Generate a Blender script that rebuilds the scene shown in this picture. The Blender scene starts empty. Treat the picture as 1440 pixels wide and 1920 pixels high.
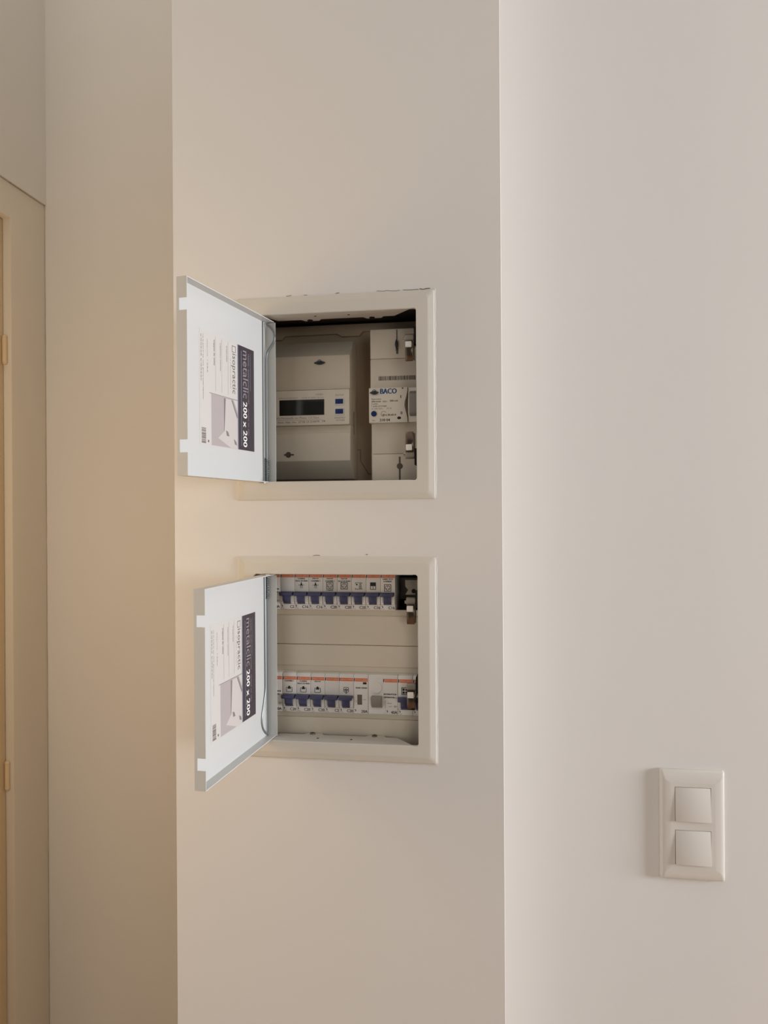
import bpy, bmesh, math, random
from mathutils import Vector, Matrix
random.seed(7)
SC = bpy.context.scene
COL = SC.collection
CZ = 1500.0                       # camera height, mm; all heights below are relative to it
R = math.radians

# ------------------------------------------------------------------ camera
cam_d = bpy.data.cameras.new('camera'); cam = bpy.data.objects.new('camera', cam_d); COL.objects.link(cam)
cam_d.sensor_fit = 'VERTICAL'; cam_d.sensor_height = 36.0; cam_d.lens = 36.0*1442/1920
cam_d.shift_y = 5/1920; cam_d.clip_start = 0.02
cam.matrix_world = Matrix.Translation((0, -.912, CZ/1000)) @ Matrix.Rotation(R(8.9), 4, 'Z') @ Matrix.Rotation(R(90), 4, 'X') @ Matrix.Rotation(-.006, 4, 'Z')
SC.camera = cam

# ------------------------------------------------------------------ light
world = bpy.data.worlds.new('world'); SC.world = world; world.use_nodes = True
wb = world.node_tree.nodes['Background']; wb.inputs[0].default_value = (1.0, .93, .86, 1); wb.inputs[1].default_value = .075

def area(name, loc, target, w, h, power, col):
    d = bpy.data.lights.new(name, 'AREA'); d.shape = 'RECTANGLE'; d.size = w; d.size_y = h; d.energy = power; d.color = col
    o = bpy.data.objects.new(name, d); COL.objects.link(o); o.location = loc
    o.rotation_euler = (Vector(target)-Vector(loc)).to_track_quat('-Z', 'Y').to_euler()
    return o
area('window_light', (2.95, -.50, 1.50), (0, 0, 1.46), .8, .75, 101, (.87, .895, .965))
area('warm_fill', (-.80, -.42, 1.50), (-.55, .4, 1.5), .2, .4, 1.85, (1.0, .76, .50))  # added warm fill for the recess; no lamp is known there
area('recess_fill', (-.62, -.06, 2.86), (-.64, .14, 0), .3, .3, .95, (1.0, .93, .84))  # added to brighten the recess and left wall, no known fitting
area('front_fill', (1.0, -2.4, 1.6), (0, 0, 1.46), .8, .7, 7.0, (.98, .96, .88))  # added frontal fill from behind the camera, no particular source
SC.view_settings.view_transform = 'Standard'; SC.view_settings.look = 'None'
SC.view_settings.gamma = 1.0; SC.view_settings.use_curve_mapping = False
SC.view_settings.exposure = -.06

# ------------------------------------------------------------------ materials
def s2l(c):
    return tuple(((v/255)/12.92 if v/255 <= .04045 else ((v/255+.055)/1.055)**2.4) for v in c)
def mat(name, rgb, rough=.5, metal=0.0, bump=0.0, bscale=60.0, var=0.0, spec=.5, lin=False):
    m = bpy.data.materials.new(name); m.use_nodes = True
    nt = m.node_tree; b = nt.nodes['Principled BSDF']
    c = tuple(rgb) if lin else s2l(rgb)
    b.inputs['Base Color'].default_value = (*c, 1); b.inputs['Roughness'].default_value = rough
    b.inputs['Metallic'].default_value = metal; b.inputs['Specular IOR Level'].default_value = spec
    tc = nt.nodes.new('ShaderNodeTexCoord')
    if var:
        n = nt.nodes.new('ShaderNodeTexNoise'); n.inputs['Scale'].default_value = bscale*.35; n.inputs['Detail'].default_value = 4
        nt.links.new(tc.outputs['Object'], n.inputs['Vector'])
        mx = nt.nodes.new('ShaderNodeMix'); mx.data_type = 'RGBA'
        mx.inputs['A'].default_value = (*[v*(1-var) for v in c], 1); mx.inputs['B'].default_value = (*[min(1, v*(1+var)) for v in c], 1)
        nt.links.new(n.outputs['Fac'], mx.inputs['Factor']); nt.links.new(mx.outputs['Result'], b.inputs['Base Color'])
    if bump:
        n = nt.nodes.new('ShaderNodeTexNoise'); n.inputs['Scale'].default_value = bscale; n.inputs['Detail'].default_value = 5
        nt.links.new(tc.outputs['Object'], n.inputs['Vector'])
        bp = nt.nodes.new('ShaderNodeBump'); bp.inputs['Strength'].default_value = bump; bp.inputs['Distance'].default_value = .002
        nt.links.new(n.outputs['Fac'], bp.inputs['Height']); nt.links.new(bp.outputs['Normal'], b.inputs['Normal'])
    return m
M = dict(
    paint=mat('wall_paint', (224, 220, 214), .75, bump=.05, bscale=22, var=.008, spec=.3),
    frame=mat('frame_paint', (212, 206, 194), .6, bump=.03, bscale=40, var=.01, spec=.35),
    doorpaint=mat('panel_door_paint', (206, 206, 202), .38, bump=.01, bscale=90),
    wood_paint=mat('door_frame_paint', (224, 215, 200), .5, bump=.05, bscale=30, var=.012),
    leaf_paint=mat('door_leaf_paint', (220, 196, 158), .5, bump=.04, bscale=30, var=.012),
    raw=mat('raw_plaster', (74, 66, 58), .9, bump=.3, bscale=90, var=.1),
    caulk=mat('caulk', (190, 176, 156), .9, bump=.2, bscale=300, var=.1),
    crack=mat('crack', (124, 112, 99), .95, var=.15, bscale=300),
    plastic=mat('meter_plastic', (232, 221, 203), .45, bump=.02, bscale=400, var=.01),
    faceplate=mat('face_plate_plastic', (240, 231, 215), .4, bump=.01, bscale=400),
    board=mat('board_plastic', (190, 171, 147), .6, bump=.05, bscale=120, var=.03),
    cover=mat('cover_plastic', (230, 219, 200), .5, bump=.02, bscale=300, var=.01),
    breaker=mat('breaker_plastic', (238, 233, 226), .42, bump=.01, bscale=500),
    cheek=mat('breaker_cheek', (238, 236, 232), .35),
    blue=mat('toggle_blue', (70, 71, 104), .38, bump=.02, bscale=500),
    grey=mat('toggle_grey', (150, 143, 134), .4, bump=.02, bscale=500),
    orange=mat('brand_orange', (230, 122, 80), .5, var=.03, bscale=800),
    ink=mat('ink', (34, 30, 30), .6), softink=mat('soft_ink', (112, 100, 92), .6), palink=mat('pale_ink', (158, 148, 142), .6),
    whiteink=mat('white_ink', (245, 240, 236), .5), fadeink=mat('faded_ink', (150, 142, 146), .6), brandpale=mat('brand_pale', (252, 210, 180), .5),
    banner=mat('banner_print', (66, 58, 64), .45, var=.04, bscale=60), bannerline=mat('banner_line', (126, 134, 148), .45),
    labelpaper=mat('label_paper', (207, 202, 196), .5), picgrey=mat('picture_grey', (178, 168, 166), .5, var=.03, bscale=50),
    piclight=mat('picture_light', (203, 195, 189), .5, var=.02, bscale=50), picdark=mat('picture_dark', (136, 127, 127), .5),
    steel=mat('spring_steel', (128, 133, 131), .38, metal=.35), chrome=mat('chrome', (214, 208, 200), .12, metal=1.0),
    dimchrome=mat('chrome_dark_reflection', (112, 98, 86), .22, metal=.9),  # chrome of the catch arm with its dark reflection put into the colour
    zinc=mat('zinc', (150, 142, 132), .45, metal=.6, var=.05, bscale=200), rollerwhite=mat('roller_highlight', (240, 236, 230), .35),  # roller white carries the bright highlight on the catch
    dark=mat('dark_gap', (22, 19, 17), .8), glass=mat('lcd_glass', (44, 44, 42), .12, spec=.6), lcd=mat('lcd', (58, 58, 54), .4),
    dblue=mat('button_blue', (18, 44, 104), .4), logo=mat('logo_blue', (28, 84, 140), .45), sealgrey=mat('seal_plastic', (46, 50, 56), .4),
    switch=mat('switch_plastic', (216, 210, 200), .4, bump=.01, bscale=500), hole=mat('hole_black', (14, 12, 11), .9),
    floor=mat('floor_wood', (196, 158, 120), .45, bump=.05, bscale=40, var=.12), screwm=mat('screw_metal', (120, 110, 98), .4, metal=.8),
)

# ------------------------------------------------------------------ mesh helpers (mm; x right, y into the wall, z up from camera height)
class MB:
    def __init__(s): s.v = []; s.f = []
    def add(s, vs, fs):
        n = len(s.v); s.v += [tuple(p) for p in vs]; s.f += [tuple(i+n for i in f) for f in fs]; return s
    def box(s, x0, x1, y0, y1, z0, z1):
        return s.add([(x, y, z) for z in (z0, z1) for y in (y0, y1) for x in (x0, x1)],
                     [(0, 2, 3, 1), (4, 5, 7, 6), (0, 1, 5, 4), (2, 6, 7, 3), (0, 4, 6, 2), (1, 3, 7, 5)])
    def prism(s, pts, a, b, axis='x'):
        """closed polygon pts extruded from a to b along axis. axis x: pts=(y,z); y: pts=(x,z); z: pts=(x,y)"""
        def P(p, t): return {'x': (t, p[0], p[1]), 'y': (p[0], t, p[1]), 'z': (p[0], p[1], t)}[axis]
        n = len(pts)
        return s.add([P(p, a) for p in pts]+[P(p, b) for p in pts],
                     [tuple(range(n)), tuple(range(2*n-1, n-1, -1))]+[(i, i+n, (i+1) % n+n, (i+1) % n) for i in range(n)])
    def loops(s, L, cap0=False, cap1=False):
        n = len(L[0]); vs = [p for l in L for p in l]; fs = []
        for k in range(len(L)-1):
            for i in range(n):
                j = (i+1) % n; fs.append((k*n+i, k*n+j, (k+1)*n+j, (k+1)*n+i))
        if cap0: fs.append(tuple(range(n)))
        if cap1: fs.append(tuple(range((len(L)-1)*n, len(L)*n)))
        return s.add(vs, fs)
    def tube(s, path, r, n=8, caps=True):
        path = [Vector(p) for p in path]; L = []
        up = Vector((.31, .47, .83))
        for i, p in enumerate(path):
            t = (path[min(i+1, len(path)-1)]-path[max(i-1, 0)]).normalized()
            if i == 0: a = t.cross(up).normalized()
            else: a = (a-t*a.dot(t)).normalized()
            b = t.cross(a)
            L.append([tuple(p+(a*math.cos(2*math.pi*k/n)+b*math.sin(2*math.pi*k/n))*r) for k in range(n)])
        return s.loops(L, caps, caps)
    def cyl(s, c, r, h, axis='y', n=20, r2=None):
        """cylinder from centre c of first cap, length h along axis"""
        r2 = r if r2 is None else r2; L = []
        for t, rr in ((0, r), (h, r2)):
            l = []
            for k in range(n):
                u, w = rr*math.cos(2*math.pi*k/n), rr*math.sin(2*math.pi*k/n)
                d = {'y': (u, t, w), 'x': (t, u, w), 'z': (u, w, t)}[axis]
                l.append((c[0]+d[0], c[1]+d[1], c[2]+d[2]))
            L.append(l)
        return s.loops(L, True, True)
    def stroke(s, pts, w, y, th=.12, closed=False):
        """flat print line in the xz plane at depth y"""
        pts = [Vector((p[0], p[1])) for p in pts]
        if closed: pts = pts+[pts[0]]
        for a, b in zip(pts, pts[1:]):
            d = (b-a)
            if d.length < 1e-6: continue
            d.normalize(); nrm = Vector((-d.y, d.x))*w/2; a2 = a-d*w*.3; b2 = b+d*w*.3
            q = [a2-nrm, b2-nrm, b2+nrm, a2+nrm]
            s.prism([(p.x, p.y) for p in q], y, y-th, 'y')
        return s
    def disc(s, x, z, r, y, n=14, th=.12):
        return s.prism([(x+r*math.cos(2*math.pi*k/n), z+r*math.sin(2*math.pi*k/n)) for k in range(n)], y, y-th, 'y')
    def xf(s, fn): s.v = [fn(*p) for p in s.v]; return s

ORG = {}
def props(o, label=None, cat=None, group=None, kind=None):
    if label: o['label'] = label
    if cat: o['category'] = cat
    if group: o['group'] = group
    if kind: o['kind'] = kind
    return o
def thing(name, loc, label, cat, group=None, kind=None):
    o = bpy.data.objects.new(name, None); COL.objects.link(o); o.empty_display_size = .02
    o.location = (loc[0]/1000, loc[1]/1000, (loc[2]+CZ)/1000); ORG[o.name] = Vector(loc)
    return props(o, label, cat, group, kind)
def build(name, mb, m, parent=None, bevel=0, seg=2, smooth=False, label=None, cat=None, group=None, kind=None, m2=None, f2=None):
    org = ORG[parent.name] if parent else Vector((0, 0, 0))
    me = bpy.data.meshes.new(name)
    bm = bmesh.new()
    vs = [bm.verts.new(((p[0]-org.x)/1000, (p[1]-org.y)/1000, (p[2]-org.z)/1000+(0 if parent else CZ/1000))) for p in mb.v]
    for f in mb.f:
        try: bm.faces.new([vs[i] for i in f])
        except ValueError: pass
    bmesh.ops.remove_doubles(bm, verts=bm.verts, dist=1e-6)
    bmesh.ops.dissolve_degenerate(bm, edges=bm.edges, dist=1e-7)
    bmesh.ops.recalc_face_normals(bm, faces=bm.faces)
    if bevel:
        es = [e for e in bm.edges if len(e.link_faces) == 2 and e.calc_face_angle(0) > R(25)]
        bmesh.ops.bevel(bm, geom=es, offset=bevel/1000, segments=seg, affect='EDGES', profile=.5, clamp_overlap=True)
    bm.to_mesh(me); bm.free()
    me.materials.append(M[m] if isinstance(m, str) else m)
    if m2:
        me.materials.append(M[m2])
        for p in me.polygons:
            if f2(p.center*1000+org+Vector((0, 0, 0 if parent else -CZ)), p.normal): p.material_index = 1
    if smooth or bevel:
        me.polygons.foreach_set('use_smooth', [True]*len(me.polygons))
        me.set_sharp_from_angle(angle=R(38))
    o = bpy.data.objects.new(name, me); COL.objects.link(o)
    if parent: o.parent = parent; ORG[o.name] = org
    return props(o, label, cat, group, kind)

def rrect(x0, x1, z0, z1, r, y, n=5):
    pts = []
    for cx, cz, a0 in ((x1-r, z1-r, 0), (x0+r, z1-r, 90), (x0+r, z0+r, 180), (x1-r, z0+r, 270)):
        for k in range(n+1):
            a = R(a0+90*k/n); pts.append((cx+r*math.cos(a), y, cz+r*math.sin(a)))
    return pts

# text: flat mesh in (u,v) mm fitted to a box
_tc = {}
def text_geo(txt):
    if txt in _tc: return _tc[txt]
    c = bpy.data.curves.new('t', 'FONT'); c.body = txt; c.size = 1; c.resolution_u = 2
    o = bpy.data.objects.new('t', c); COL.objects.link(o)
    me = bpy.data.meshes.new_from_object(o.evaluated_get(bpy.context.evaluated_depsgraph_get()))
    v = [(p.co.x, p.co.y) for p in me.vertices]; f = [tuple(p.vertices) for p in me.polygons]
    bpy.data.objects.remove(o); bpy.data.curves.remove(c); bpy.data.meshes.remove(me)
    _tc[txt] = (v, f); return v, f
def text(mb, txt, x0, z0, y, w=None, h=None, place=None, bold=0, align='l'):
    """text with lower-left corner x0,z0; h = height of the glyph box, w = width"""
    v, f = text_geo(txt)
    ax0 = min(p[0] for p in v); ax1 = max(p[0] for p in v); az0 = min(p[1] for p in v); az1 = max(p[1] for p in v)
    sz = (h/(az1-az0)) if h else w/(ax1-ax0); sx = (w/(ax1-ax0)) if w else sz
    W = (ax1-ax0)*sx
    off = {'l': 0, 'c': -W/2, 'r': -W}[align]
    for k in range(-1 if bold else 0, 2 if bold else 1):
        vs = [(x0+off+(p[0]-ax0)*sx+k*bold, y-.01*k, z0+(p[1]-az0)*sz) for p in v]
        if place: vs = [place(*p) for p in vs]
        mb.add(vs, f)
    return mb

# ================================================================== THE SETTING
WF = (-408.3, -2.5)                                # pillar left and right
RW, BW, LW = 170, 400, -835.6                      # depth of right wall, depth of recess wall, x of left wall
ZF, ZC = -CZ, 1400
# pillar: front face with two holes, cavities behind
w = MB()
HX0, HX1 = -322, -84
holes = [(24, 262), (-292, -55)]
zs = [ZF, holes[1][0], holes[1][1], holes[0][0], holes[0][1], ZC]
xs = [WF[0], HX0, HX1, WF[1]]
for i in range(5):
    for j in range(3):
        if j == 1 and i in (1, 3): continue
        w.add([(xs[j], 0, zs[i]), (xs[j+1], 0, zs[i]), (xs[j+1], 0, zs[i+1]), (xs[j], 0, zs[i+1])], [(0, 1, 2, 3)])
for z0, z1 in holes:
    Y = 135
    w.add([(HX0, 0, z0), (HX1, 0, z0), (HX1, 0, z1), (HX0, 0, z1), (HX0, Y, z0), (HX1, Y, z0), (HX1, Y, z1), (HX0, Y, z1)],
          [(0, 1, 5, 4), (1, 2, 6, 5), (2, 3, 7, 6), (3, 0, 4, 7), (4, 5, 6, 7)])
w.add([(WF[0], 0, ZF), (WF[0], BW, ZF), (WF[0], BW, ZC), (WF[0], 0, ZC)], [(0, 1, 2, 3)])
w.add([(WF[1], 0, ZF), (WF[1], RW, ZF), (WF[1], RW, ZC), (WF[1], 0, ZC)], [(3, 2, 1, 0)])
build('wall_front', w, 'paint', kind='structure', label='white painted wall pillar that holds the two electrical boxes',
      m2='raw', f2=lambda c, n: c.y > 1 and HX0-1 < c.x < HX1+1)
build('wall_right', MB().box(WF[1]-1, 1900, RW, RW+80, ZF, ZC), 'paint', kind='structure', label='white wall set back right of the pillar, with the light switch')
build('wall_back', MB().box(LW-60, WF[0]+1, BW, BW+80, ZF, ZC), 'paint', kind='structure', label='shaded white wall at the back of the niche left of the pillar')
# left wall: over the door and in front of it, with the opening left free
OZ = 577                                          # top of the door casing
DY0, DY1 = -560, 399.5                              # opening with casings
wl = MB().box(LW-80, LW, DY0, BW+1, OZ, ZC).box(LW-80, LW, -1700, DY0, ZF, ZC)
build('wall_left', wl, 'paint', kind='structure', label='white wall above the door casing at the far left')
build('floor', MB().box(-1400, 1900, -2600, BW+80, ZF-60, ZF), 'floor', kind='structure')
build('ceiling', MB().box(-1400, 1900, -2600, BW+80, ZC, ZC+60), 'paint', kind='structure')

# door in the left wall
d1 = thing('door_1', (LW, 0, ZF), 'cream painted door and casing in the left wall', None, kind='structure')
CX = LW-3
cas = MB().prism([(DY1, ZF), (DY1, OZ-1), (DY0, OZ-1), (DY0, ZF), (-466, ZF), (-466, 516), (300, 516), (300, ZF)], CX-45, CX, 'x')
build('casing', cas, 'wood_paint', d1, bevel=1.5)
jx = -853.5
build('jamb', MB().box(jx-30, CX-1, 300.2, 330, ZF, 520).box(jx-30, CX-1, -480, -466.2, ZF, 520).box(jx-30, CX-1, -466, 300, 516.3, 540), 'leaf_paint', d1)
leaf = build('door_leaf', MB().box(jx-40, jx, -464, 298.4, ZF+6, 514), 'leaf_paint', d1, bevel=1)
for zc in (288, -446):
    h = MB().cyl((jx+4.0, 297.0, zc-22), 4.2, 44, 'z', 12).cyl((jx+4.0, 297.0, zc+22), 4.6, 3, 'z', 12, 3.0).cyl((jx+4.0, 297.0, zc-25), 3.0, 3, 'z', 12, 4.6)
    build('hinge', h, 'leaf_paint', d1, smooth=True)
# ragged caulk where casing meets the plaster
g = MB()
yy = 394.0
def ragged(mb, p0, p1, wid, nrm, n, y_off=0):
    """uneven bead of filler from p0 to p1; nrm = outward direction"""
    p0, p1, nrm = Vector(p0), Vector(p1), Vector(nrm); dirv = (p1-p0).normalized(); side = dirv.cross(nrm).normalized()
    L = []
    for i in range(n+1):
        c = p0.lerp(p1, i/n); ww = wid*random.uniform(.35, 1.0); hh = wid*random.uniform(.15, .5); s_ = random.uniform(-.25, .25)*wid
        L.append([tuple(c+side*(s_-ww)), tuple(c+side*s_+nrm*hh), tuple(c+side*(s_+ww)), tuple(c+side*s_-nrm*.5)])
    return mb.loops(L, True, True)
ragged(g, (CX+.4, 296, OZ+.2), (CX+.4, 399, OZ+.2), 2.6, (1, 0, 0), 26)
ragged(g, (CX+.2, 399.4, OZ), (CX+.2, 399.4, ZF), 1.0, (1, -1, 0), 150)
build('caulk', g, 'caulk', d1)

# ================================================================== ACCESS PANELS
FX0, FX1, OX0, OX1 = -325.8, -80.0, -304.5, -102.5
def notch_lip(mb, P, s0, s1, n0, n1, z0, z1, notches):
    """free-edge lip with rectangular notches cut from its open edge"""
    cuts = sorted(notches); z = z0
    for a, b in cuts:
        mb.box(s0, s1, n0, n1, z, a); mb.box(s0, s1, n0, n0+2.2, a, b); z = b
    mb.box(s0, s1, n0, n1, z, z1)

def access_panel(z0, z1, oz0, oz1, label, hinge, alpha, dz0, dz1, notches, lab0, flip):
    t = thing('access_panel', ((FX0+FX1)/2, 0, z0), label, 'access panel', 'electrical access panels in the pillar')
    f = MB().loops([rrect(FX0, FX1, z0, z1, 2, 1), rrect(FX0+.3, FX1-.3, z0+.3, z1-.3, 2, -.8), rrect(FX0+2, FX1-2, z0+2, z1-2, 3, -1.9),
                    rrect(FX0+8.2, FX1-8.2, z0+8.2, z1-8.2, 4, -3.4), rrect(FX0+9.4, FX1-9.4, z0+9.4, z1-9.4, 4, -3.5),
                    rrect(OX0-.6, OX1+.6, oz0-.6, oz1+.6, 3.4, -3.6), rrect(OX0, OX1, oz0, oz1, 3, -3.2), rrect(OX0, OX1, oz0, oz1, 3, 1.5)])
    fr = build('frame', f, 'frame', t)
    # flanges folded back along top and bottom, with slanted ends
    for zz, sg in ((oz0, 1), (oz1, -1)):
        fl = MB().prism([(OX0+6, -2.8), (OX1-6, -2.8), (OX1-30, 27), (OX0+24, 27)], zz+sg*.3, zz-sg*.6, 'z')
        for cx in (-237, -158): fl.prism([(cx-14, 26.5), (cx+12, 26.5), (cx+8, 34), (cx-10, 34)], zz+sg*.35, zz-sg*.6, 'z')
        fo = build('flange', fl, 'frame', t)
        for cx in (-240, -161):
            so = MB().box(cx-2.4, cx+2.4, 29.1, 29.9, zz+sg*1.7, zz+sg*1.95).box(cx-.4, cx+.4, 27.1, 31.9, zz+sg*1.7, zz+sg*1.95)
            build('screw', MB().cyl((cx, 29.5, zz+sg*.2), 3.6, sg*1.6, 'z', 14, 3.0), 'screwm' if sg > 0 else 'hole', fo, smooth=True)
            build('screw_slot', so, 'hole', fo)
        for cx in (-229, -187): build('punched_hole', MB().cyl((cx, 12, zz+sg*.3), 1.7, sg*.1, 'z', 10), 'hole', fo)
    build('side_flange', MB().box(OX1-.2, OX1+.8, -2, 24, oz0+8, oz1-8), 'frame', t)
    build('side_flange', MB().box(OX0-.8, OX0+.2, -2, 12, oz0+8, oz1-8), 'frame', t)
    # door pan, in its own frame: s along the sheet from the hinge, n out of the inner face
    ca, sa = math.cos(R(alpha)), math.sin(R(alpha)); hx, hy = hinge
    D = lambda s, n, z: (hx-sa*s+ca*n, hy-ca*s-sa*n, z)
    W = 197.0
    pan = MB().box(0, W, 0, .9, dz0, dz1).box(0, W-.9, .9, 12, dz1-.9, dz1).box(0, W-.9, .9, 12, dz0, dz0+.9).box(0, .9, .9, 14, dz0+.5, dz1-1.5)
    notch_lip(pan, None, W-.9, W, .9, 12, dz0, dz1, notches)
    dr = build('door', pan.xf(D), 'doorpaint', t, label='white sheet metal door swung open to the left')
    # label print
    a = lab0; zt = dz1-42.5; zb = zt-122
    P = lambda u, q, v: D(a+39-v, .95-q, zt-u)     # u along the reading direction (down), v up to the top of the label, q depth (negative out)
    lab = lambda u0, u1, v0, v1, q: MB().add([P(u0, q, v0), P(u1, q, v0), P(u1, q, v1), P(u0, q, v1)], [(0, 1, 2, 3)])
    build('label_sheet', lab(-1, 123, -84, 39.5, -.06), 'labelpaper', dr)
    build('label_banner', lab(0, 122, 0, 39, -.12), 'banner', dr, label='dark grey printed banner of the label')
    ln = MB()
    for v0, v1, u0, u1 in ((-1.6, .1, 0, 122), (7.0, 7.9, 6, 117), (29.5, 30.0, 6, 50)):
        ln.add([P(u0, -.2, v0), P(u1, -.2, v0), P(u1, -.2, v1), P(u0, -.2, v1)], [(0, 1, 2, 3)])
    build('banner_line', ln, 'bannerline', dr)
    place = lambda x, y, z: P(x, y, z)
    wt = MB(); text(wt, '200 x 200', 65, 11.5, -.24, w=53, h=9.5, place=place, bold=.28)
    build('size_lettering', wt, 'whiteink', dr)
    ft = MB(); text(ft, 'metalclic', 4.5, 11.5, -.24, w=56, h=12.5, place=place)
    text(ft, 'TRAPPES / INSPECTION HATCHES', 6, 23.5, -.24, w=60, h=2.6, place=place); text(ft, 'metal et clic', 72, 23.5, -.24, w=32, h=2.6, place=place)
    build('banner_lettering', ft, 'fadeink', dr)
    it = MB(); text(it, 'isopractic', 13, -16, -.2, w=46, h=11, place=place)
    for u0, u1, v0, v1 in ((4, 11.5, -14.2, -13.5), (4, 11.5, -6.4, -5.7), (4, 4.7, -14.2, -5.7), (10.8, 11.5, -14.2, -8)):
        it.add([P(u0, -.2, v0), P(u1, -.2, v0), P(u1, -.2, v1), P(u0, -.2, v1)], [(0, 1, 2, 3)])
    build('maker_lettering', it, 'softink', dr)
    it = MB(); text(it, 'trappolas', 7, -27.5, -.2, w=18, h=2.4, place=place); build('label_lettering', it, 'softink', dr)
    it = MB(); text(it, 'inspection hatches', 7, -41.5, -.2, w=31, h=2.4, place=place); build('label_lettering', it, 'softink', dr)
    it = MB(); text(it, 'trappes de visite', 6, -55, -.2, w=28, h=2.8, place=place, bold=.12); build('label_lettering', it, 'softink', dr)
    it = MB(); text(it, 'tel +33 04 00 22 00   fax +33 04 00 22 01', 5, -81.5, -.2, w=50, h=2.0, place=place); build('label_lettering', it, 'softink', dr)
    it = MB(); text(it, 'rue du pont 01 bat. nord  gamme access inspection', 4.5, -77.5, -.2, w=70, h=2.0, place=place); build('label_lettering', it, 'softink', dr)
    pt = MB()
    for v in (-23.5, -37.5, -51): pt.add([P(2, -.16, v), P(62, -.16, v), P(62, -.16, v+.35), P(2, -.16, v+.35)], [(0, 1, 2, 3)])
    text(pt, 'depuis 1985', 8, -69, -.2, w=36, h=2.0, place=place)
    text(pt, 'la trappe pratique', 20, -18.5, -.2, w=34, h=1.6, place=place)
    build('pale_lettering', pt, 'palink', dr)
    # product picture: half-open hatch door in greys
    build('label_picture', lab(66, 122, -60, -1.6, -.1), 'picgrey', dr)
    U = lambda pts: MB().add([P(u, -.16, v) for u, v in pts], [tuple(range(len(pts)))])
    build('picture_panel', U([(67, -30), (67, -15), (86, -1.8), (121.8, -1.8), (121.8, -18), (113, -46), (104, -32)]), 'piclight', dr)
    build('picture_corner', U([(66.2, -11), (66.2, -1.8), (80, -1.8)]), 'labelpaper', dr)
    pd = MB()
    for pts in ([(67, -33), (104, -33), (103, -32), (67, -29)], [(67, -16.5), (87, -3), (84, -1.8), (67, -13.5)], [(103, -29), (104, -24), (109, -21), (109, -27)],
                [(111, -11), (114, -5), (118, -3.5), (117, -9)], [(65.2, -64), (65.2, -1.6), (65.8, -1.6), (65.8, -64)]):
        pd.add([P(u, -.2, v) for u, v in pts], [tuple(range(len(pts)))])
    build('picture_detail', pd, 'picdark', dr)
    bc = MB(); u = 104.5; rr = random.Random(3)
    while u < 121:
        b_ = rr.uniform(.35, 1.3); bc.add([P(u, -.2, -80), P(u+b_, -.2, -80), P(u+b_, -.2, -71.5), P(u, -.2, -71.5)], [(0, 1, 2, 3)]); u += b_+rr.uniform(.25, .9)
    bc.add([P(117, -.2, -67.5), P(119.5, -.2, -67.5), P(119.5, -.2, -65), P(117, -.2, -65)], [(0, 1, 2, 3)])
    build('barcode', bc, 'softink', dr)
    # torsion wire with its coil; the lower door carries it upside down
    fz = (lambda z: z) if not flip else (lambda z: dz0+dz1-z)
    if not flip:
        prof = [(4, 3, dz1-2), (3.5, 4.5, dz1-4), (3, 9, dz1-8), (2.6, 12.5, dz1-13), (2.6, 14, dz1-19), (2.6, 12.6, dz1-25), (3, 8, dz1-32), (3.6, 4.2, dz1-39), (4, 3, dz1-46)]
    else:
        prof = [(4, 3, dz1-3), (9, 2.2, dz1-6), (16, 1.8, dz1-12), (20, 1.6, dz1-19), (20.5, 1.6, dz1-26), (18, 1.6, dz1-35), (13, 1.8, dz1-46), (9.5, 2, dz1-58), (9, 2, dz1-75), (9, 2, dz1-110), (9, 2, dz0+34), (9, 2, dz0+2)]  # this bulging curve is shaped after the wire's shadow on the panel
    def smooth_path(p, k=5):
        out = []
        for i in range(len(p)-1):
            a_, b_, c_, d_ = [Vector(p[max(0, min(len(p)-1, j))]) for j in (i-1, i, i+1, i+2)]
            for q in range(k):
                x = q/k; out.append(.5*((2*b_)+(c_-a_)*x+(2*a_-5*b_+4*c_-d_)*x*x+(3*b_-a_-3*c_+d_)*x**3))
        out.append(Vector(p[-1])); return out
    path = [tuple(v) for v in smooth_path(prof)]
    if not flip: path += [(4, 3, dz0+60), (4, 3, dz0+1)]
    wire = MB().tube([D(s, n, fz(z)) for s, n, z in path], 1.15, 8)
    if flip: wire.tube([D(3.6, 3.0, dz0+1), D(3.6, 3.0, dz1-1)], .95, 8)
    else: wire.tube([D(10.2, 1.7, dz0+2), D(10.2, 1.7, dz1-1)], .7, 6)  # thin rod stands in for the wire's shadow line on the door
    build('torsion_wire_and_shadow', wire, 'steel', dr, smooth=True, label='grey spring wire along the hinge side, with its shadow line built as wire')
    co = []
    for i in range(13*12+1):
        an = 2*math.pi*i/12; zz = dz0+1.5+29*i/(13*12); co.append(D(4+2.5*math.cos(an), 3.4+2.5*math.sin(an), fz(zz)))
    build('coil_spring', MB().tube(co, .62, 6), 'steel', dr, smooth=True)
    zp = dz0-1.0 if not flip else dz1+.2
    build('hinge_plate', MB().prism([(p[0], p[1]) for p in (D(0, 2, 0), D(22, 2, 0), D(22, 8, 0), D(16, 11, 0), D(4, 12, 0))], zp, zp+.8, 'z'), 'zinc', t)
    # roller catches on the right flange
    for zc, sg in ((oz1-45 if not flip else oz1-45, 1), (oz0+45, -1)):
        pass
    return t

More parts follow.
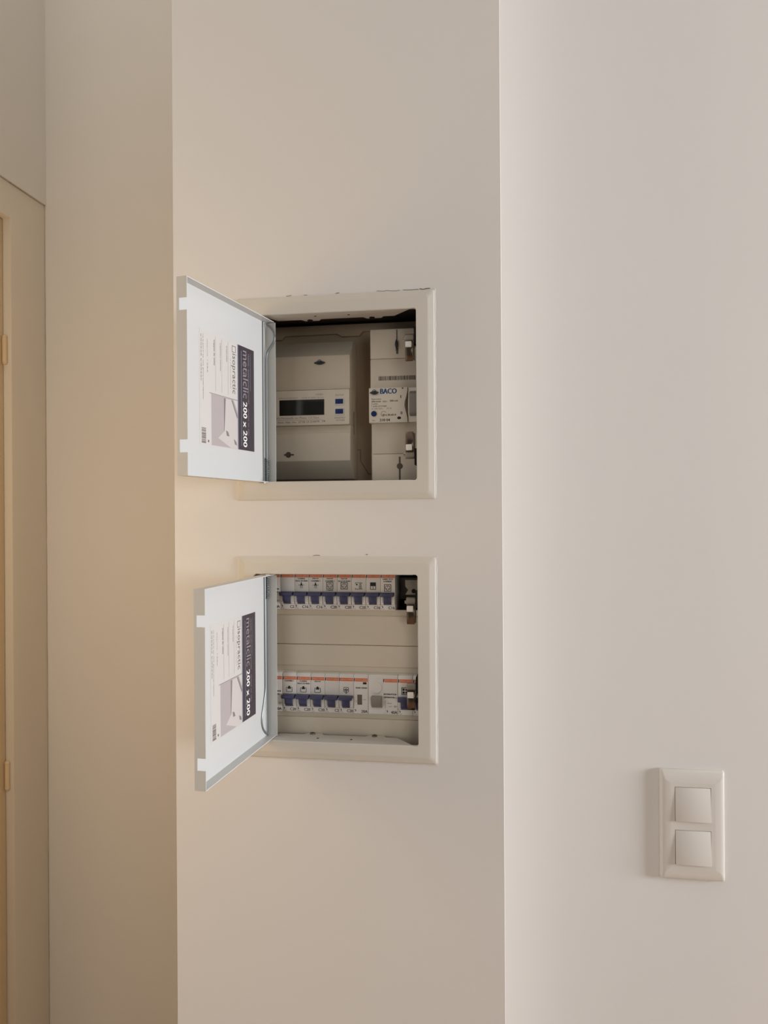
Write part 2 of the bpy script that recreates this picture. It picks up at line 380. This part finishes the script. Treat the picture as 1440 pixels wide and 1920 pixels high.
def catch(t, zc, sg, bracket):
    """spring catch; zc = pivot height, sg=-1: arm hangs down, +1: arm stands up"""
    Z = lambda q: zc+sg*q
    x0, x1 = -118.2, -106.8
    c = MB().prism([(y, Z(q)) for y, q in ((16, -4), (13, -4.5), (11, -2), (11, 3), (13, 5.2), (18, 5.2), (20, 0))], x0, x1, 'x')
    body = build('catch_block', c, 'zinc', t, bevel=.8, label='grey metal block of the spring catch')
    arm = MB().prism([(y, Z(q)) for y, q in ((13, 4.5), (9.5, 6), (8.5, 9.5), (8.0, 14), (9.0, 22), (13, 28.5), (15.5, 28.5), (12, 22), (11, 14), (12, 7), (15, 5))], x0+.6, x1-1.4, 'x')
    arm.box(x1-1.2, x1, 11, 22, min(Z(4), Z(27)), max(Z(4), Z(27)))
    build('catch_arm', arm, 'dimchrome', body, bevel=.5, label='shiny metal arm of the spring catch')
    build('catch_roller', MB().prism([(y, Z(q)) for y, q in ((8.9, 5.3), (7.4, 6.2), (7.0, 9.8), (7.2, 12.6), (9.0, 13.2))], x0+1.3, x1-2.6, 'x'), 'rollerwhite', body, bevel=.5, label='small roller, its bright highlight coloured white')
    build('catch_pin', MB().cyl((x0-2.0, 14.5, Z(1.5)), 2.1, 3, 'x', 12), 'chrome', body, smooth=True)
    build('catch_mount', MB().box(x1, x1+3, 10, 34, min(Z(-12), Z(8)), max(Z(-12), Z(8))), 'hole', t)
    if bracket:
        b = MB().prism([(-121, Z(-24)), (-103.5, Z(-24)), (-103.5, Z(-6)), (-121, Z(-6)), (-117.5, Z(-12)), (-121, Z(-16))], 26, 27.2, 'y')
        bo = build('catch_bracket', b, 'zinc', t)
        build('bracket_hole', MB().cyl((-110.5, 25.9, Z(-10.5)), 2.7, .1, 'y', 16), 'hole', bo)

up = access_panel(18.0, 267.6, 41.0, 245.5, 'upper white flush access panel, its open door showing the electricity meter', (-294.6, 17.0), 9.1, 40.5, 241.5, [(64, 77), (207.4, 220)], 33.2, False)
lo = access_panel(-297.5, -50.0, -275.5, -71.7, 'lower white flush access panel, its open door showing rows of circuit breakers', (-294.4, 12.9), 3.6, -274.3, -73.0, [(-254.2, -241.8), (-111.1, -99.2)], 38.5, True)
catch(up, 214.5, -1, False); catch(up, 71.8, 1, False); catch(lo, -104.5, -1, True); catch(lo, -215.5+7, -1, False)
# filler cracks along the frames
for x0, x1, wd in ((-150, -122, .4), (-118, -100, .6), (-98, -86, 1.0), (-200, -196, .6), (-262, -256, .5), (-240, -236, .5)):
    n = max(3, int((x1-x0)/4)); pts = [(x0+(x1-x0)*i/n, 268.4+random.uniform(-.6, .6)) for i in range(n+1)]
    build('filler_crack', MB().stroke(pts, wd, -.15, .2), 'crack', up)
bd = MB()
for zz0, zz1 in ((20, 268),): ragged(bd, (FX1+.2, -.2, zz0), (FX1+.2, -.2, zz1), 1.0, (0, -1, 0), 34)
build('filler_bead', bd, 'paint', up)
bd = MB(); ragged(bd, (FX1+.2, -.2, -296), (FX1+.2, -.2, -50), 1.0, (0, -1, 0), 34); ragged(bd, (FX0+30, -.2, -298), (FX1, -.2, -298), 1.0, (0, -1, 0), 30)
build('filler_bead', bd, 'paint', lo)
for x0, x1, z_ in ((-230, -222, -49.2), (-165, -163, -48)): build('filler_crack', MB().stroke([(x0, z_), ((x0+x1)/2, z_+.4), (x1, z_)], .6, -.15, .2), 'crack', lo)

# ================================================================== UPPER BOX
bo = thing('mounting_board', (-204, 124, 24), 'tan plastic mounting board behind the electricity meter', 'board')
build('plate', MB().box(-319, -86, 112, 124, 25, 257.4), 'board', bo, bevel=1)
build('raised_edge', MB().prism([(-319, 257.4), (-319, 240), (-300, 239.5), (-295, 244.5), (-222, 245), (-216, 241), (-192, 241), (-187, 247), (-86, 247.5), (-86, 257.4)], 106, 112.2, 'y'), 'board', bo, bevel=1)
gr = MB().stroke([(-198, 88), (-192, 88), (-192, 73), (-181, 55), (-160, 55)], .9, 111.9, .2)
build('groove', gr, 'crack', bo)
def seal(parent, x, z, y, L, horiz, m='sealgrey'):
    mb = MB(); n = 12; Lp = []
    for i in range(n+1):
        t = i/n; r = 1.9*math.sin(math.pi*min(1, max(.06, t*.94+.03)))**.7*(.8+.35*math.sin(3*t)); q = (t-.5)*L
        Lp.append([((x+q) if horiz else (x+r*math.cos(a)*.9), y-1.6+r*.7*math.sin(a), (z+r*math.cos(a)*1.1) if horiz else (z+q)) for a in [2*math.pi*k/8 for k in range(8)]])
    mb.loops(Lp, True, True)
    s = build('seal', mb, m, parent, smooth=True, label='small dark lead seal')
    ring = [((x+2.4*math.cos(a)) if horiz else (x-1.4+2.0*math.sin(a)), y-2.6, (z+1.0+2.6*math.sin(a)) if horiz else (z-4.5+3.4*math.cos(a))) for a in [math.pi*k/8 for k in range(9)]]
    build('seal_wire', MB().tube(ring, .35, 6), m, s, smooth=True)
def keyscrew(parent, x, z, y, horiz, l0, l1):
    sl = MB()
    if horiz: sl.box(x-l0, x+l1, y-.12, y+.05, z-1.1, z+1.1)
    else: sl.box(x-1.2, x+1.2, y-.12, y+.05, z-l1, z+l0)
    sl.cyl((x, y-.1, z), 3.9, .15, 'y', 20)
    build('screw_slot', sl, 'softink', parent)
    build('screw', MB().cyl((x, y-1.0, z), 3.2, 1.2, 'y', 18).box(x-2.6, x+2.6, y-1.3, y-.9, z-.4, z+.4), 'screwm', parent, smooth=True)

me = thing('electricity_meter', (-260, 112, 40), 'beige electricity meter with dark display and two blue buttons', 'electricity meter')
MX0, MX1 = -318, -195.5
build('housing', MB().prism([(112, 229), (88, 229), (66, 207), (66, 69), (88, 47), (112, 47)], MX0, MX1-.5, 'x'), 'plastic', me, bevel=1.2)
build('upper_cover', MB().prism([(88, 229.6), (84, 229.2), (60, 206.3), (60, 162.6), (88, 162.6)], MX0+.5, MX1, 'x'), 'plastic', me, bevel=.8)
build('lower_cover', MB().prism([(88, 116), (61.5, 116), (61.5, 107), (60, 106), (60, 70.3), (84, 47.5), (88, 47.5)], MX0+.5, MX1, 'x'), 'plastic', me, bevel=.8)
fp = build('face_plate', MB().box(MX0+1, MX1+.2, 54, 80, 116.2, 161.4), 'faceplate', me, bevel=1)
build('display_window', MB().box(-288.3+.4, -228.2, 53.5, 55, 129.0, 149.2), 'glass', me, bevel=.4, label='dark blank display window')
for zc, in ((145.6,), (132.8,)):
    bz = build('button', MB().loops([rrect(-215, -201.6, zc-5.2, zc+4.8, 2, 54.2), rrect(-214.4, -202.2, zc-4.6, zc+4.2, 2, 53.0)], False, True), 'cheek', me, smooth=True)
    build('button_cap', MB().box(-213.4, -203.2, 51.9, 53.4, zc-3.1, zc+3.1), 'dblue', bz, bevel=.6, label='dark blue button cap')
mt = MB()
text(mt, '27 00 23 210079', -262.5, 119.3, 53.85, w=27.5, h=2.5); text(mt, '74', -231.5, 119.6, 53.85, w=4.2, h=2.6)
text(mt, 'Num.  Nat.  No.', -290, 119.2, 53.85, w=25, h=2.2)
build('serial_lettering', mt, 'softink', fp)
mt = MB()
text(mt, 'A2-Multitarifs 1er Phase, 1/3 Taux', -292, 124.0, 53.85, w=57, h=3.2)
text(mt, 'COMPTEUR ELECTRIQUE MONO', -289, 150.6, 53.85, w=26, h=1.8); text(mt, '10-90 A 230V 50 Hz', -258, 150.6, 53.85, w=29, h=1.8)
text(mt, 'CLASSE 2', -239.5, 154.3, 53.85, w=10, h=2.4); text(mt, 'SELECTION', -213.5, 152.9, 53.85, w=10.6, h=1.9)
text(mt, 'DEFILEMENT', -215, 123.8, 53.85, w=14.5, h=1.9); text(mt, 'DES PAGES', -213, 120.6, 53.85, w=11.5, h=1.9)
mt.stroke([(-292, 122.9), (-232, 122.9)], .25, 53.9, .1)
build('lettering', mt, 'palink', fp)
seal(me, -235, 197, 60, 15, True)
keyscrew(me, -278, 78.7, 60, True, 6, 7.5)
build('side_slot', MB().box(MX1-.4, MX1+.1, 84, 87, 106, 136), 'crack', me)

br = thing('main_circuit_breaker', (-124, 112, 30), 'large beige main circuit breaker with blue brand lettering and round blue button', 'circuit breaker')
BX0, BX1 = -168.8, -88
build('body', MB().box(BX0+.6, BX1, 62, 112, 30, 238), 'plastic', br, bevel=1)
build('upper_cover', MB().box(BX0, BX1, 60, 90, 199.6, 237), 'plastic', br, bevel=.8)
build('upper_body', MB().box(BX0, BX1, 60, 90, 160, 199), 'plastic', br, bevel=.8)
build('lower_body', MB().box(BX0+1.6, BX1, 60, 90, 77.9, 117), 'plastic', br, bevel=.8)
build('lower_cover', MB().box(BX0+1.9, BX1, 60, 90, 32, 77.3), 'plastic', br, bevel=.8)
fr = build('front_block', MB().prism([(BX0, 116.3), (-119.5, 116.3)]+[(-123.6+4.2*abs(math.cos(math.pi*k/12))**1.6, 116.3+44*k/12) for k in range(1, 12)]+[(-119.5, 160.3), (BX0, 160.3)], 48, 80, 'y'), 'faceplate', br, bevel=.5)
build('knob_surround', MB().box(-119.2, BX1, 50, 80, 116.6, 160), 'faceplate', br, bevel=.6)
build('knob', MB().prism([(50.2, 156), (44.5, 152), (43.5, 142), (45, 128), (48, 124), (50.2, 124)], -117.3, -90, 'x'), 'grey', br, bevel=1.2, label='grey rotary knob half hidden by the panel frame')
lt = MB(); text(lt, 'BACO', -154.0, 152.6, 47.85, w=20.6, h=6.6, bold=.4)
build('brand_lettering', lt, 'logo', fr, label='blue brand lettering')
lt = MB()
text(lt, '210 04', -155, 117.9, 47.85, w=13, h=3.3, bold=.15); text(lt, 'Type', -165.3, 118.2, 47.85, w=4.4, h=1.9)
text(lt, 'Disjoncteur', -165.6, 145.0, 47.85, w=12.8, h=2.2); text(lt, 'différentiel', -165.6, 142.2, 47.85, w=12, h=2.2)
text(lt, 'I∆n', -151, 142.2, 47.85, w=5, h=2); text(lt, '500 mA', -142, 142.6, 47.85, w=10.4, h=2.1, bold=.08)
text(lt, '2 pôles', -165.6, 138.9, 47.85, w=8, h=2.2); text(lt, '1 pôle protégé', -165.6, 136.0, 47.85, w=19.5, h=2.4)
text(lt, '30 à 30-60 A', -151.5, 124.8, 47.85, w=17.4, h=2.3, bold=.1)
text(lt, 'I', -128.2, 146.8, 47.85, h=3.6, bold=.2); text(lt, '0', -128.4, 126.2, 47.85, h=3.6, bold=.15)
lt.prism([(-130.3+2.5*math.cos(2*math.pi*k/18), 121.8+1.75*math.sin(2*math.pi*k/18)) for k in range(18)], 47.95, 47.85, 'y')
lt.disc(-125.6, 159, .9, 47.9)
build('lettering', lt, 'ink', fr)
lt = MB(); text(lt, 'Un 230V 50Hz', -165.6, 133.2, 47.85, w=14.5, h=2.1); text(lt, '15 A', -146, 133.4, 47.85, w=6, h=1.9)
lt.stroke([(-150+3.3*math.cos(a), 127.4+3.3*math.sin(a)) for a in [R(30+25*k) for k in range(11)]], .5, 47.9, .1)
build('pale_lettering', lt, 'palink', fr)
build('test_button', MB().cyl((-162.4, 46.6, 127.7), 3.5, 2, 'y', 22).cyl((-162.4, 46.2, 127.7), 3.0, .5, 'y', 22), 'dblue', br, smooth=True, label='round dark blue test button')
bc = MB(); x = -158; rr = random.Random(11)
while x < -96:
    b_ = rr.uniform(.5, 1.9); bc.box(x, x+b_, 59.85, 59.95, 171.6, 177); x += b_+rr.uniform(.3, 1.1)
build('barcode', bc, 'softink', br)
seal(br, -161.6, 154.2, 48, 11.5, True); seal(br, -134.6, 217, 60, 14, False)
build('seal_slot', MB().box(-135.2, -132.4, 59.85, 60.05, 205, 212), 'softink', br); build('seal_slot', MB().box(-135, -133.4, 59.85, 60.05, 224, 236), 'softink', br)
keyscrew(br, -131.5, 61.8, 60, False, 12, 20)

# ================================================================== LOWER BOX
du = thing('distribution_board', (-204, 80, -290), 'beige consumer unit cover around two rows of breakers', 'distribution board')
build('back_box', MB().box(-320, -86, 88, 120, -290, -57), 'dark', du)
cv = MB()          # one sheet with two windows, made of touching strips
for x0, x1, z0, z1 in ((-320, -86, -290, -248.4), (-320, -86, -201, -119), (-320, -86, -71, -57), (-95, -86, -119, -71), (-95, -86, -248.4, -201), (-320, -318, -119, -71), (-320, -318, -248.4, -201)):
    cv.box(x0, x1, 37.5, 40, z0, z1)
build('cover', cv, 'cover', du)
build('cover_panel', MB().prism([(38, -126.2), (35, -126.8), (34.4, -128), (34.4, -162.4), (35.4, -163.2), (38, -163.2)], -319, -87, 'x'), 'cover', du, bevel=.3)
build('cover_panel', MB().prism([(38, -163.6), (35.2, -163.8), (34.4, -164.6), (34.4, -189.5), (36, -191), (36.2, -197), (38, -198)], -319, -87, 'x'), 'cover', du, bevel=.3)
build('cover_panel', MB().prism([(38, -255.3), (35, -255.6), (34.4, -256.8), (35.5, -289.5), (38, -289.5)], -319, -87, 'x'), 'cover', du, bevel=.3)
for z0 in (-110, -240): build('din_rail', MB().box(-319, -87, 80, 84, z0, z0+28), 'zinc', du)

P_ = 18.33
def rev(mb, x, z):           # small half-moon mark at the lower left of each module
    mb.prism([(x+1.25*math.cos(a), z+1.25*math.sin(a)) for a in [R(-80+20*k) for k in range(9)]], FY-.02, FY-.15, 'y'); mb.stroke([(x-.5, z+.9), (x+.2, z+1.4)], .5, FY)
    return mb
FY = 30.0
def module_body(x0, x1, zb, tog=True):
    """front profile of a DIN module; zb = lower edge of its nose"""
    pr = [(76, zb-18), (46, zb-18), (46, zb), (FY+.6, zb), (FY, zb+.8), (FY, zb+6.6)]
    pr += [(FY+2.2, zb+7.2), (FY+2.6, zb+20.5), (FY+.2, zb+22.6)] if tog else []
    pr += [(FY, zb+23), (FY, zb+46.5), (FY+1.5, zb+49), (46, zb+49), (46, zb+66), (76, zb+66)]
    return MB().prism(pr, x0+.16, x1-.16, 'x')
def brand(t, body, x0, x1, zb, narrow=True):
    b = MB().box(x0+1.9, x1-.6, FY-.12, FY+.05, zb+40.4, zb+44.4)
    bs = build('brand_strip', b, 'orange', t, label='orange printed brand strip')
    build('brand_lettering', text(MB(), 'MERLIN GERIN', (x0+x1+1.3)/2, zb+41.6, FY-.2, w=min(14.6, x1-x0-3.4), h=1.7, align='c'), 'brandpale', bs)
    build('brand_mark', MB().prism([(x0+.3, zb+40.6), (x0+1.3, zb+40.4), (x0+1.5, zb+44.4), (x0+.6, zb+44.4)], FY, FY-.14, 'y'), 'ink', t)
def icon(mb, kind, x, z):
    y = FY-.02; S = lambda p, w=.55, c=False: mb.stroke([(x+a, z+b) for a, b in p], w, y, .12, c)
    arc = lambda r, a0, a1, n=14, cx=0, cz=0: [(cx+r*math.cos(R(a0+(a1-a0)*k/n)), cz+r*math.sin(R(a0+(a1-a0)*k/n))) for k in range(n+1)]
    if kind == 'lamp':
        mb.prism([(x-1.0, z+1.2), (x+1.0, z+1.2), (x+.5, z+3.6), (x, z+4.4), (x-.5, z+3.6)], y, y-.12, 'y'); S(arc(1.5, 130, 410, cz=0))
        mb.prism([(x-1.1, z), (x+1.1, z), (x+.9, z+1.3), (x-.9, z+1.3)], y, y-.12, 'y')
        for a in (0, 20, 160, 180, 235, 258, 282, 305): S([(2.6*math.cos(R(a)), 2.6*math.sin(R(a))), (3.6*math.cos(R(a)), 3.6*math.sin(R(a)))], .4)
    elif kind == 'socket':
        S([(-4.1, -4.1), (4.1, -4.1), (4.1, 4.1), (-4.1, 4.1)], .7, True); S(arc(2.9, 0, 360, 20), .6)
        for a, b in ((0, 1.3), (-1.2, -.9), (1.2, -.9)): mb.disc(x+a, z+b, .6, y)
    elif kind == 'washer':
        S([(-4, 2.6), (-4, 3.8), (4, 3.8), (4, 2.6)]); S([(-4, -3), (-4, -4), (4, -4), (4, -3)]); mb.disc(x-2.2, z+1.6, 1.0, y)
        S([(1.1, -2.8), (3.2, -2.8), (3.2, .6), (2.6, 2.6), (1.7, 2.6), (1.1, .6)], .6, True); S([(1.2, -1), (3.1, -.2)], .5)
    elif kind == 'rocker':
        S([(-3.3, -4.2), (3.3, -4.2), (3.3, 4.2), (-3.3, 4.2)], .7, True); mb.prism([(x-3, z+.3), (x+3, z+.3), (x+3, z+4), (x-3, z+4)], y, y-.1, 'y'); S([(0, -3.6), (0, -.6)], .6); S([(-3, .1), (3, .1)], .5)
    elif kind == 'heater':
        S([(-3.2, 1.6), (-3.7, 1.0), (-3.7, -3.2), (-3.0, -4.0), (3.0, -4.0), (3.7, -3.2), (3.7, 1.0), (3.2, 1.6)], .55); S([(-3.2, 1.6), (-1.4, 1.6)]); S([(1.4, 1.6), (3.2, 1.6)])
        mb.prism([(x-2.5, z-.2), (x+2.5, z-.2), (x+1.3, z+1.6), (x+1.2, z+3.4), (x-1.2, z+3.4), (x-1.3, z+1.6)], y, y-.12, 'y')
    elif kind == 'tank':
        S([(-3, 3), (-2, 3.6), (2, 3.6), (3, 3), (3, -1.4), (2, -2.4), (-2, -2.4), (-3, -1.4)], .6, True); S([(-3, .4), (3, .4)], .7); S(arc(1.3, 0, 360, 12, 0, .6), .6); S([(0, -.6), (0, -3.6)], .7); mb.disc(x, z-3.8, .7, y)
    elif kind == 'hob':
        S([(-4.1, -4.1), (4.1, -4.1), (4.1, 4.1), (-4.1, 4.1)], .8, True)
        for a in (-1.8, 1.8):
            for b in (-1.8, 1.8): mb.disc(x+a, z+b, 1.45, y)
def breaker(x0, zb, rating, lines, ic, below, label, icz=30.5):
    x1 = x0+P_
    t = thing('circuit_breaker', ((x0+x1)/2, 76, zb-18), label, 'circuit breaker', 'circuit breakers in the lower box')
    b = build('body', module_body(x0, x1, zb), 'breaker', t, bevel=.25)
    for a, c in ((x0+.35, x0+4.0), (x0+13.4, x1-.35)):
        build('cheek', MB().prism([(FY+3, zb+6.9), (FY-.4, zb+7), (FY-2.2, zb+11), (FY-2.6, zb+16), (FY-1.6, zb+19), (FY+3, zb+20)], a, c, 'x'), 'cheek', t, bevel=.5)
    tg = MB().prism([(FY+4, zb+22), (FY-7.2, zb+22.4), (FY-8.2, zb+21.6), (FY-8.0, zb+18.2), (FY-6.6, zb+17.4), (FY+4, zb+17.6)], x0+.5, x0+16.9, 'x')
    build('toggle', tg, 'blue', t, bevel=.5, label='blue toggle switched up')
    build('toggle_tongue', MB().prism([(FY+4, zb+17.5), (FY-5.6, zb+17.6), (FY-4.6, zb+13.2), (FY-4.9, zb+11.6), (FY-1.0, zb+7.6), (FY+4, zb+7.4)], x0+4.1, x0+13.3, 'x'), 'blue', t, bevel=.3)
    brand(t, b, x0, x1, zb)
    mb = MB()
    if rating: text(mb, rating, x1-.8, zb+1.6, FY-.15, h=3.6, w=7.6 if len(rating) == 3 else 5.0, align='r', bold=.12); build('rating_lettering', mb, 'ink', b)
    build('maker_mark', rev(MB(), x0+1.8, zb+4.2), 'ink', b)
    mb = MB()
    if ic: icon(mb, ic, (x0+x1)/2-.3, zb+icz)
    if lines:
        zz = zb+38.0
        for i, s in enumerate(lines):
            text(mb, s, (x0+x1)/2-.2, zz-i*2.9, FY-.15, h=1.75, w=min(15.6, 1.18*len(s)+1), align='c', bold=.1)
    if below: text(mb, below, (x0+x1)/2-.6, zb+23.6, FY-.15, h=1.5, w=9, align='c', bold=.1)
    if mb.v: build('circuit_print', mb, 'ink', b)
    pm = MB().stroke([(x0+1.2, zb+2.2), (x0+2.2, zb+1.8)], .35, FY).stroke([(x0+2.8, zb+1.8), (x0+4.8, zb+1.6)], .35, FY)
    build('pale_print', pm, 'softink', b); pm = MB()
    for k in range(4): pm.stroke([(x0+2.0, zb+10+1.9*k), (x0+2.9, zb+10.4+1.9*k)], .4, FY-2.7)
    build('pale_print', pm, 'softink', b)
    return t
TZ, BZ = -118.8, -248.1
TX = [-280.7+P_*i for i in range(8)]
top = [('C2', [], None, None, 'circuit breaker marked C2 without a picture, leftmost whole one of the top row'),
       ('C16', ['CUISINE', 'SALLE DE BAIN'], 'lamp', None, 'top row C16 breaker with bulb picture under the words SALLE DE BAIN'),
       ('C16', ['SEJOUR', 'CHAMBRE 1'], 'lamp', None, 'top row C16 breaker with bulb picture under the words CHAMBRE 1'),
       ('C20', ['SEJOUR', 'CHAMBRE 1'], 'socket', 'CUISINE', 'top row C20 breaker with socket picture between two printed texts'),
       ('C20', ['SEJOUR', 'SALLE DE BAIN'], 'socket', None, 'top row C20 breaker with socket picture, left of the dishwasher-picture breaker'),
       ('C20', [], 'washer', None, 'top row C20 breaker with dishwasher picture and no words'),
       ('C16', [], 'rocker', None, 'top row C16 breaker with switch picture and no words'),
       ('C16', ['GAINE TECH', 'LOGEMENT'], 'socket', None, 'rightmost top row C16 breaker marked GAINE TECH LOGEMENT')]
for i, (r_, ls, ic, bl, lb) in enumerate(top):
    breaker(TX[i], TZ, r_, ls, ic, bl, lb, 28.0 if r_ == 'C16' and i == 7 else 30.2)
BXs = [-278.9+P_*i for i in range(5)]
bot = [('C20', ['CHAMBRE 1'], 'heater', None, 'bottom row C20 breaker with heater picture and the words CHAMBRE 1'),
       ('C20', ['CUISINE', 'SALLE DE BAIN'], 'heater', None, 'bottom row C20 breaker with heater picture and the words SALLE DE BAIN'),
       ('C20', ['SEJOUR'], 'heater', None, 'bottom row C20 breaker with heater picture and the word SEJOUR'),
       ('C2', [], None, None, 'bottom row breaker marked C2 without a picture'),
       ('C20', [], 'tank', None, 'bottom row C20 breaker with water tank picture, left of the 20A contactor')]
for i, (r_, ls, ic, bl, lb) in enumerate(bot): breaker(BXs[i], BZ, r_, ls, ic, bl, lb, 29.0)
breaker(-131.4, BZ, '', [], 'hob', None, 'bottom row breaker with four-plate hob picture, partly behind the lower catch', 30.0)
breaker(-112.8, BZ, '', [], 'hob', None, 'last breaker of the bottom row, mostly hidden by the panel frame', 30.0)
# day/night contactor
x0 = BXs[4]+P_+.1; x1 = x0+P_
t = thing('contactor', ((x0+x1)/2, 76, BZ-18), 'white 20A contactor with small dark lever slot, between breaker and differential switch', 'contactor')
b = build('body', module_body(x0, x1, BZ, False), 'breaker', t, bevel=.25); brand(t, b, x0, x1, BZ)
build('lever_slot', MB().box(x0+4.6, x0+10.6, FY-.3, FY+.2, BZ+11.5, BZ+24), 'softink', t, bevel=.2, label='dark grey lever slot')
mb = MB().box(x0+11.8, x0+16.4, FY-.15, FY, BZ+37, BZ+39.6); text(mb, 'HEURES CREUSES', (x0+x1)/2+.6, BZ+31.6, FY-.15, w=14.4, h=1.7, align='c', bold=.1)
build('circuit_print', mb, 'ink', b); mb = MB(); text(mb, '20A', x1-.9, BZ+1.6, FY-.15, w=7.8, h=3.4, align='r', bold=.12); rev(mb, x0+1.8, BZ+4.2)
build('print', mb, 'ink', b)
pm = MB(); text(pm, 'auto', x0+12, BZ+17.4, FY-.1, w=3.6, h=1.2); text(pm, 'I  0', x0+1.6, BZ+14, FY-.1, w=2.4, h=3.2)
build('pale_print', pm, 'softink', b)
# differential switches, two modules wide
def rcd(x0, zb, num, label):
    x1 = x0+2*P_+.3
    t = thing('differential_switch', ((x0+x1)/2, 76, zb-18), label, 'differential switch', 'differential switches in the lower box')
    b = build('body', module_body(x0, x1, zb, False), 'breaker', t, bevel=.25)
    build('test_button', MB().cyl((x0+10.5, FY-1.2, zb+33.5), 6.6, 1.6, 'y', 28, 7.2), 'breaker', t, smooth=True)
    pr = [(x0+1, zb+46), (x0+19, zb+46), (x0+18.4, zb+38), (x0+16.4, zb+31), (x0+13, zb+26), (x0+1, zb+25)]
    build('button_surround', MB().prism(pr, FY-.5, FY+.2, 'y'), 'breaker', t, bevel=.3)
    build('toggle', MB().prism([(FY+1, zb+23.5), (FY-7.5, zb+23.6), (FY-8.6, zb+22), (FY-7.4, zb+17.4), (FY-5.4, zb+13), (FY-1.6, zb+9), (FY+1, zb+8.6)], x0+4.2, x0+17.4, 'x'), 'grey', t, bevel=.6, label='grey toggle switched up')
    build('lower_lid', MB().box(x0+1.2, x0+21, FY-.6, FY+.2, zb+.8, zb+8), 'cheek', t, bevel=.4)
    brand(t, b, x1-P_, x1, zb)
    mb = MB(); text(mb, '40A', x1-.9, zb+1.6, FY-.15, w=7.6, h=3.4, align='r', bold=.12); rev(mb, x1-P_+4.6, zb+4.2)
    build('rating_lettering', mb, 'ink', b); mb = MB()
    text(mb, 'INTERRUPTEUR', x1-1.6, zb+24.6, FY-.15, w=15.8, h=1.8, align='r', bold=.12); text(mb, 'DIFFERENTIEL '+num, x1-1.6, zb+20.8, FY-.15, w=15.8, h=1.8, align='r', bold=.12)
    build('circuit_print', mb, 'ink', b); mb = MB(); text(mb, 'ID', x1-1, zb+9.6, FY-.15, w=3.4, h=2, align='r')
    build('print', mb, 'ink', b)
    pm = MB(); text(pm, '30mA', x1-13, zb+13.6, FY-.1, w=5.4, h=1.5); text(pm, '~ 230V', x1-13, zb+9.8, FY-.1, w=6, h=1.3)
    for k in range(5): pm.stroke([(x1-16, zb+8.5+1.9*k), (x1-15, zb+9.6+1.9*k)], .4, FY)
    build('pale_print', pm, 'softink', b)
rcd(x1+.2, BZ, '2', 'white 40A differential switch with grey toggle, between contactor and hob-picture breaker')
rcd(BXs[0]-2*P_-.5, BZ, '1', 'differential switch at the left end of the bottom row, mostly hidden by the door')
rcd(TX[0]-2*P_-.5, TZ, '1', 'differential switch at the left end of the top row, mostly hidden by the door')

# ================================================================== LIGHT SWITCH
sx, sz = 245.2, -416.6
sw = thing('light_switch', (sx, RW, sz), 'white double light switch, two rockers one above the other, on the right wall', 'light switch')
hw, hh = 41.2, 73.6
ix, iz = 28.0, 57.0
lp = lambda a, b, r, y: rrect(sx-hw+a, sx+hw-a, sz-hh+b, sz+hh-b, r, RW+y)
pl = MB().loops([lp(0, 0, 2.5, 0), lp(.2, .2, 2.5, -3.6), lp(.8, 1.2, 2.6, -5.8), lp(2.0, 3.6, 2.6, -7.2), lp(4.0, 8.5, 2, -8.2), lp(7, 13, 1, -8.9), rrect(sx-ix, sx+ix, sz-iz, sz+iz, .01, RW-9.2)])
rk = 22.9; zc = (28.65, -28.65); yF = RW-9.2
def strip(x0, x1, z0, z1): pl.add([(sx+x0, yF, sz+z0), (sx+x1, yF, sz+z0), (sx+x1, yF, sz+z1), (sx+x0, yF, sz+z1)], [(0, 1, 2, 3)])
strip(-ix, -rk, -iz, iz); strip(rk, ix, -iz, iz); strip(-rk, rk, zc[0]+rk, iz); strip(-rk, rk, zc[1]+rk, zc[0]-rk); strip(-rk, rk, -iz, zc[1]-rk)
for c in zc:
    pl.loops([rrect(sx-rk, sx+rk, sz+c-rk, sz+c+rk, .01, yF), rrect(sx-rk, sx+rk, sz+c-rk, sz+c+rk, .01, yF+5)], False, True)
build('plate', pl, 'switch', sw, smooth=True)
for c, dep in ((zc[0], 2.8), (zc[1], 3.6)):
    q = rk-.55; z1, z0 = sz+c+q, sz+c-q
    build('rocker', MB().prism([(yF+4, z0), (yF-dep, z0), (yF-dep*.55, sz+c-2), (yF+.1, z1), (yF+4, z1)], sx-q, sx+q, 'x'), 'switch', sw, bevel=.35)
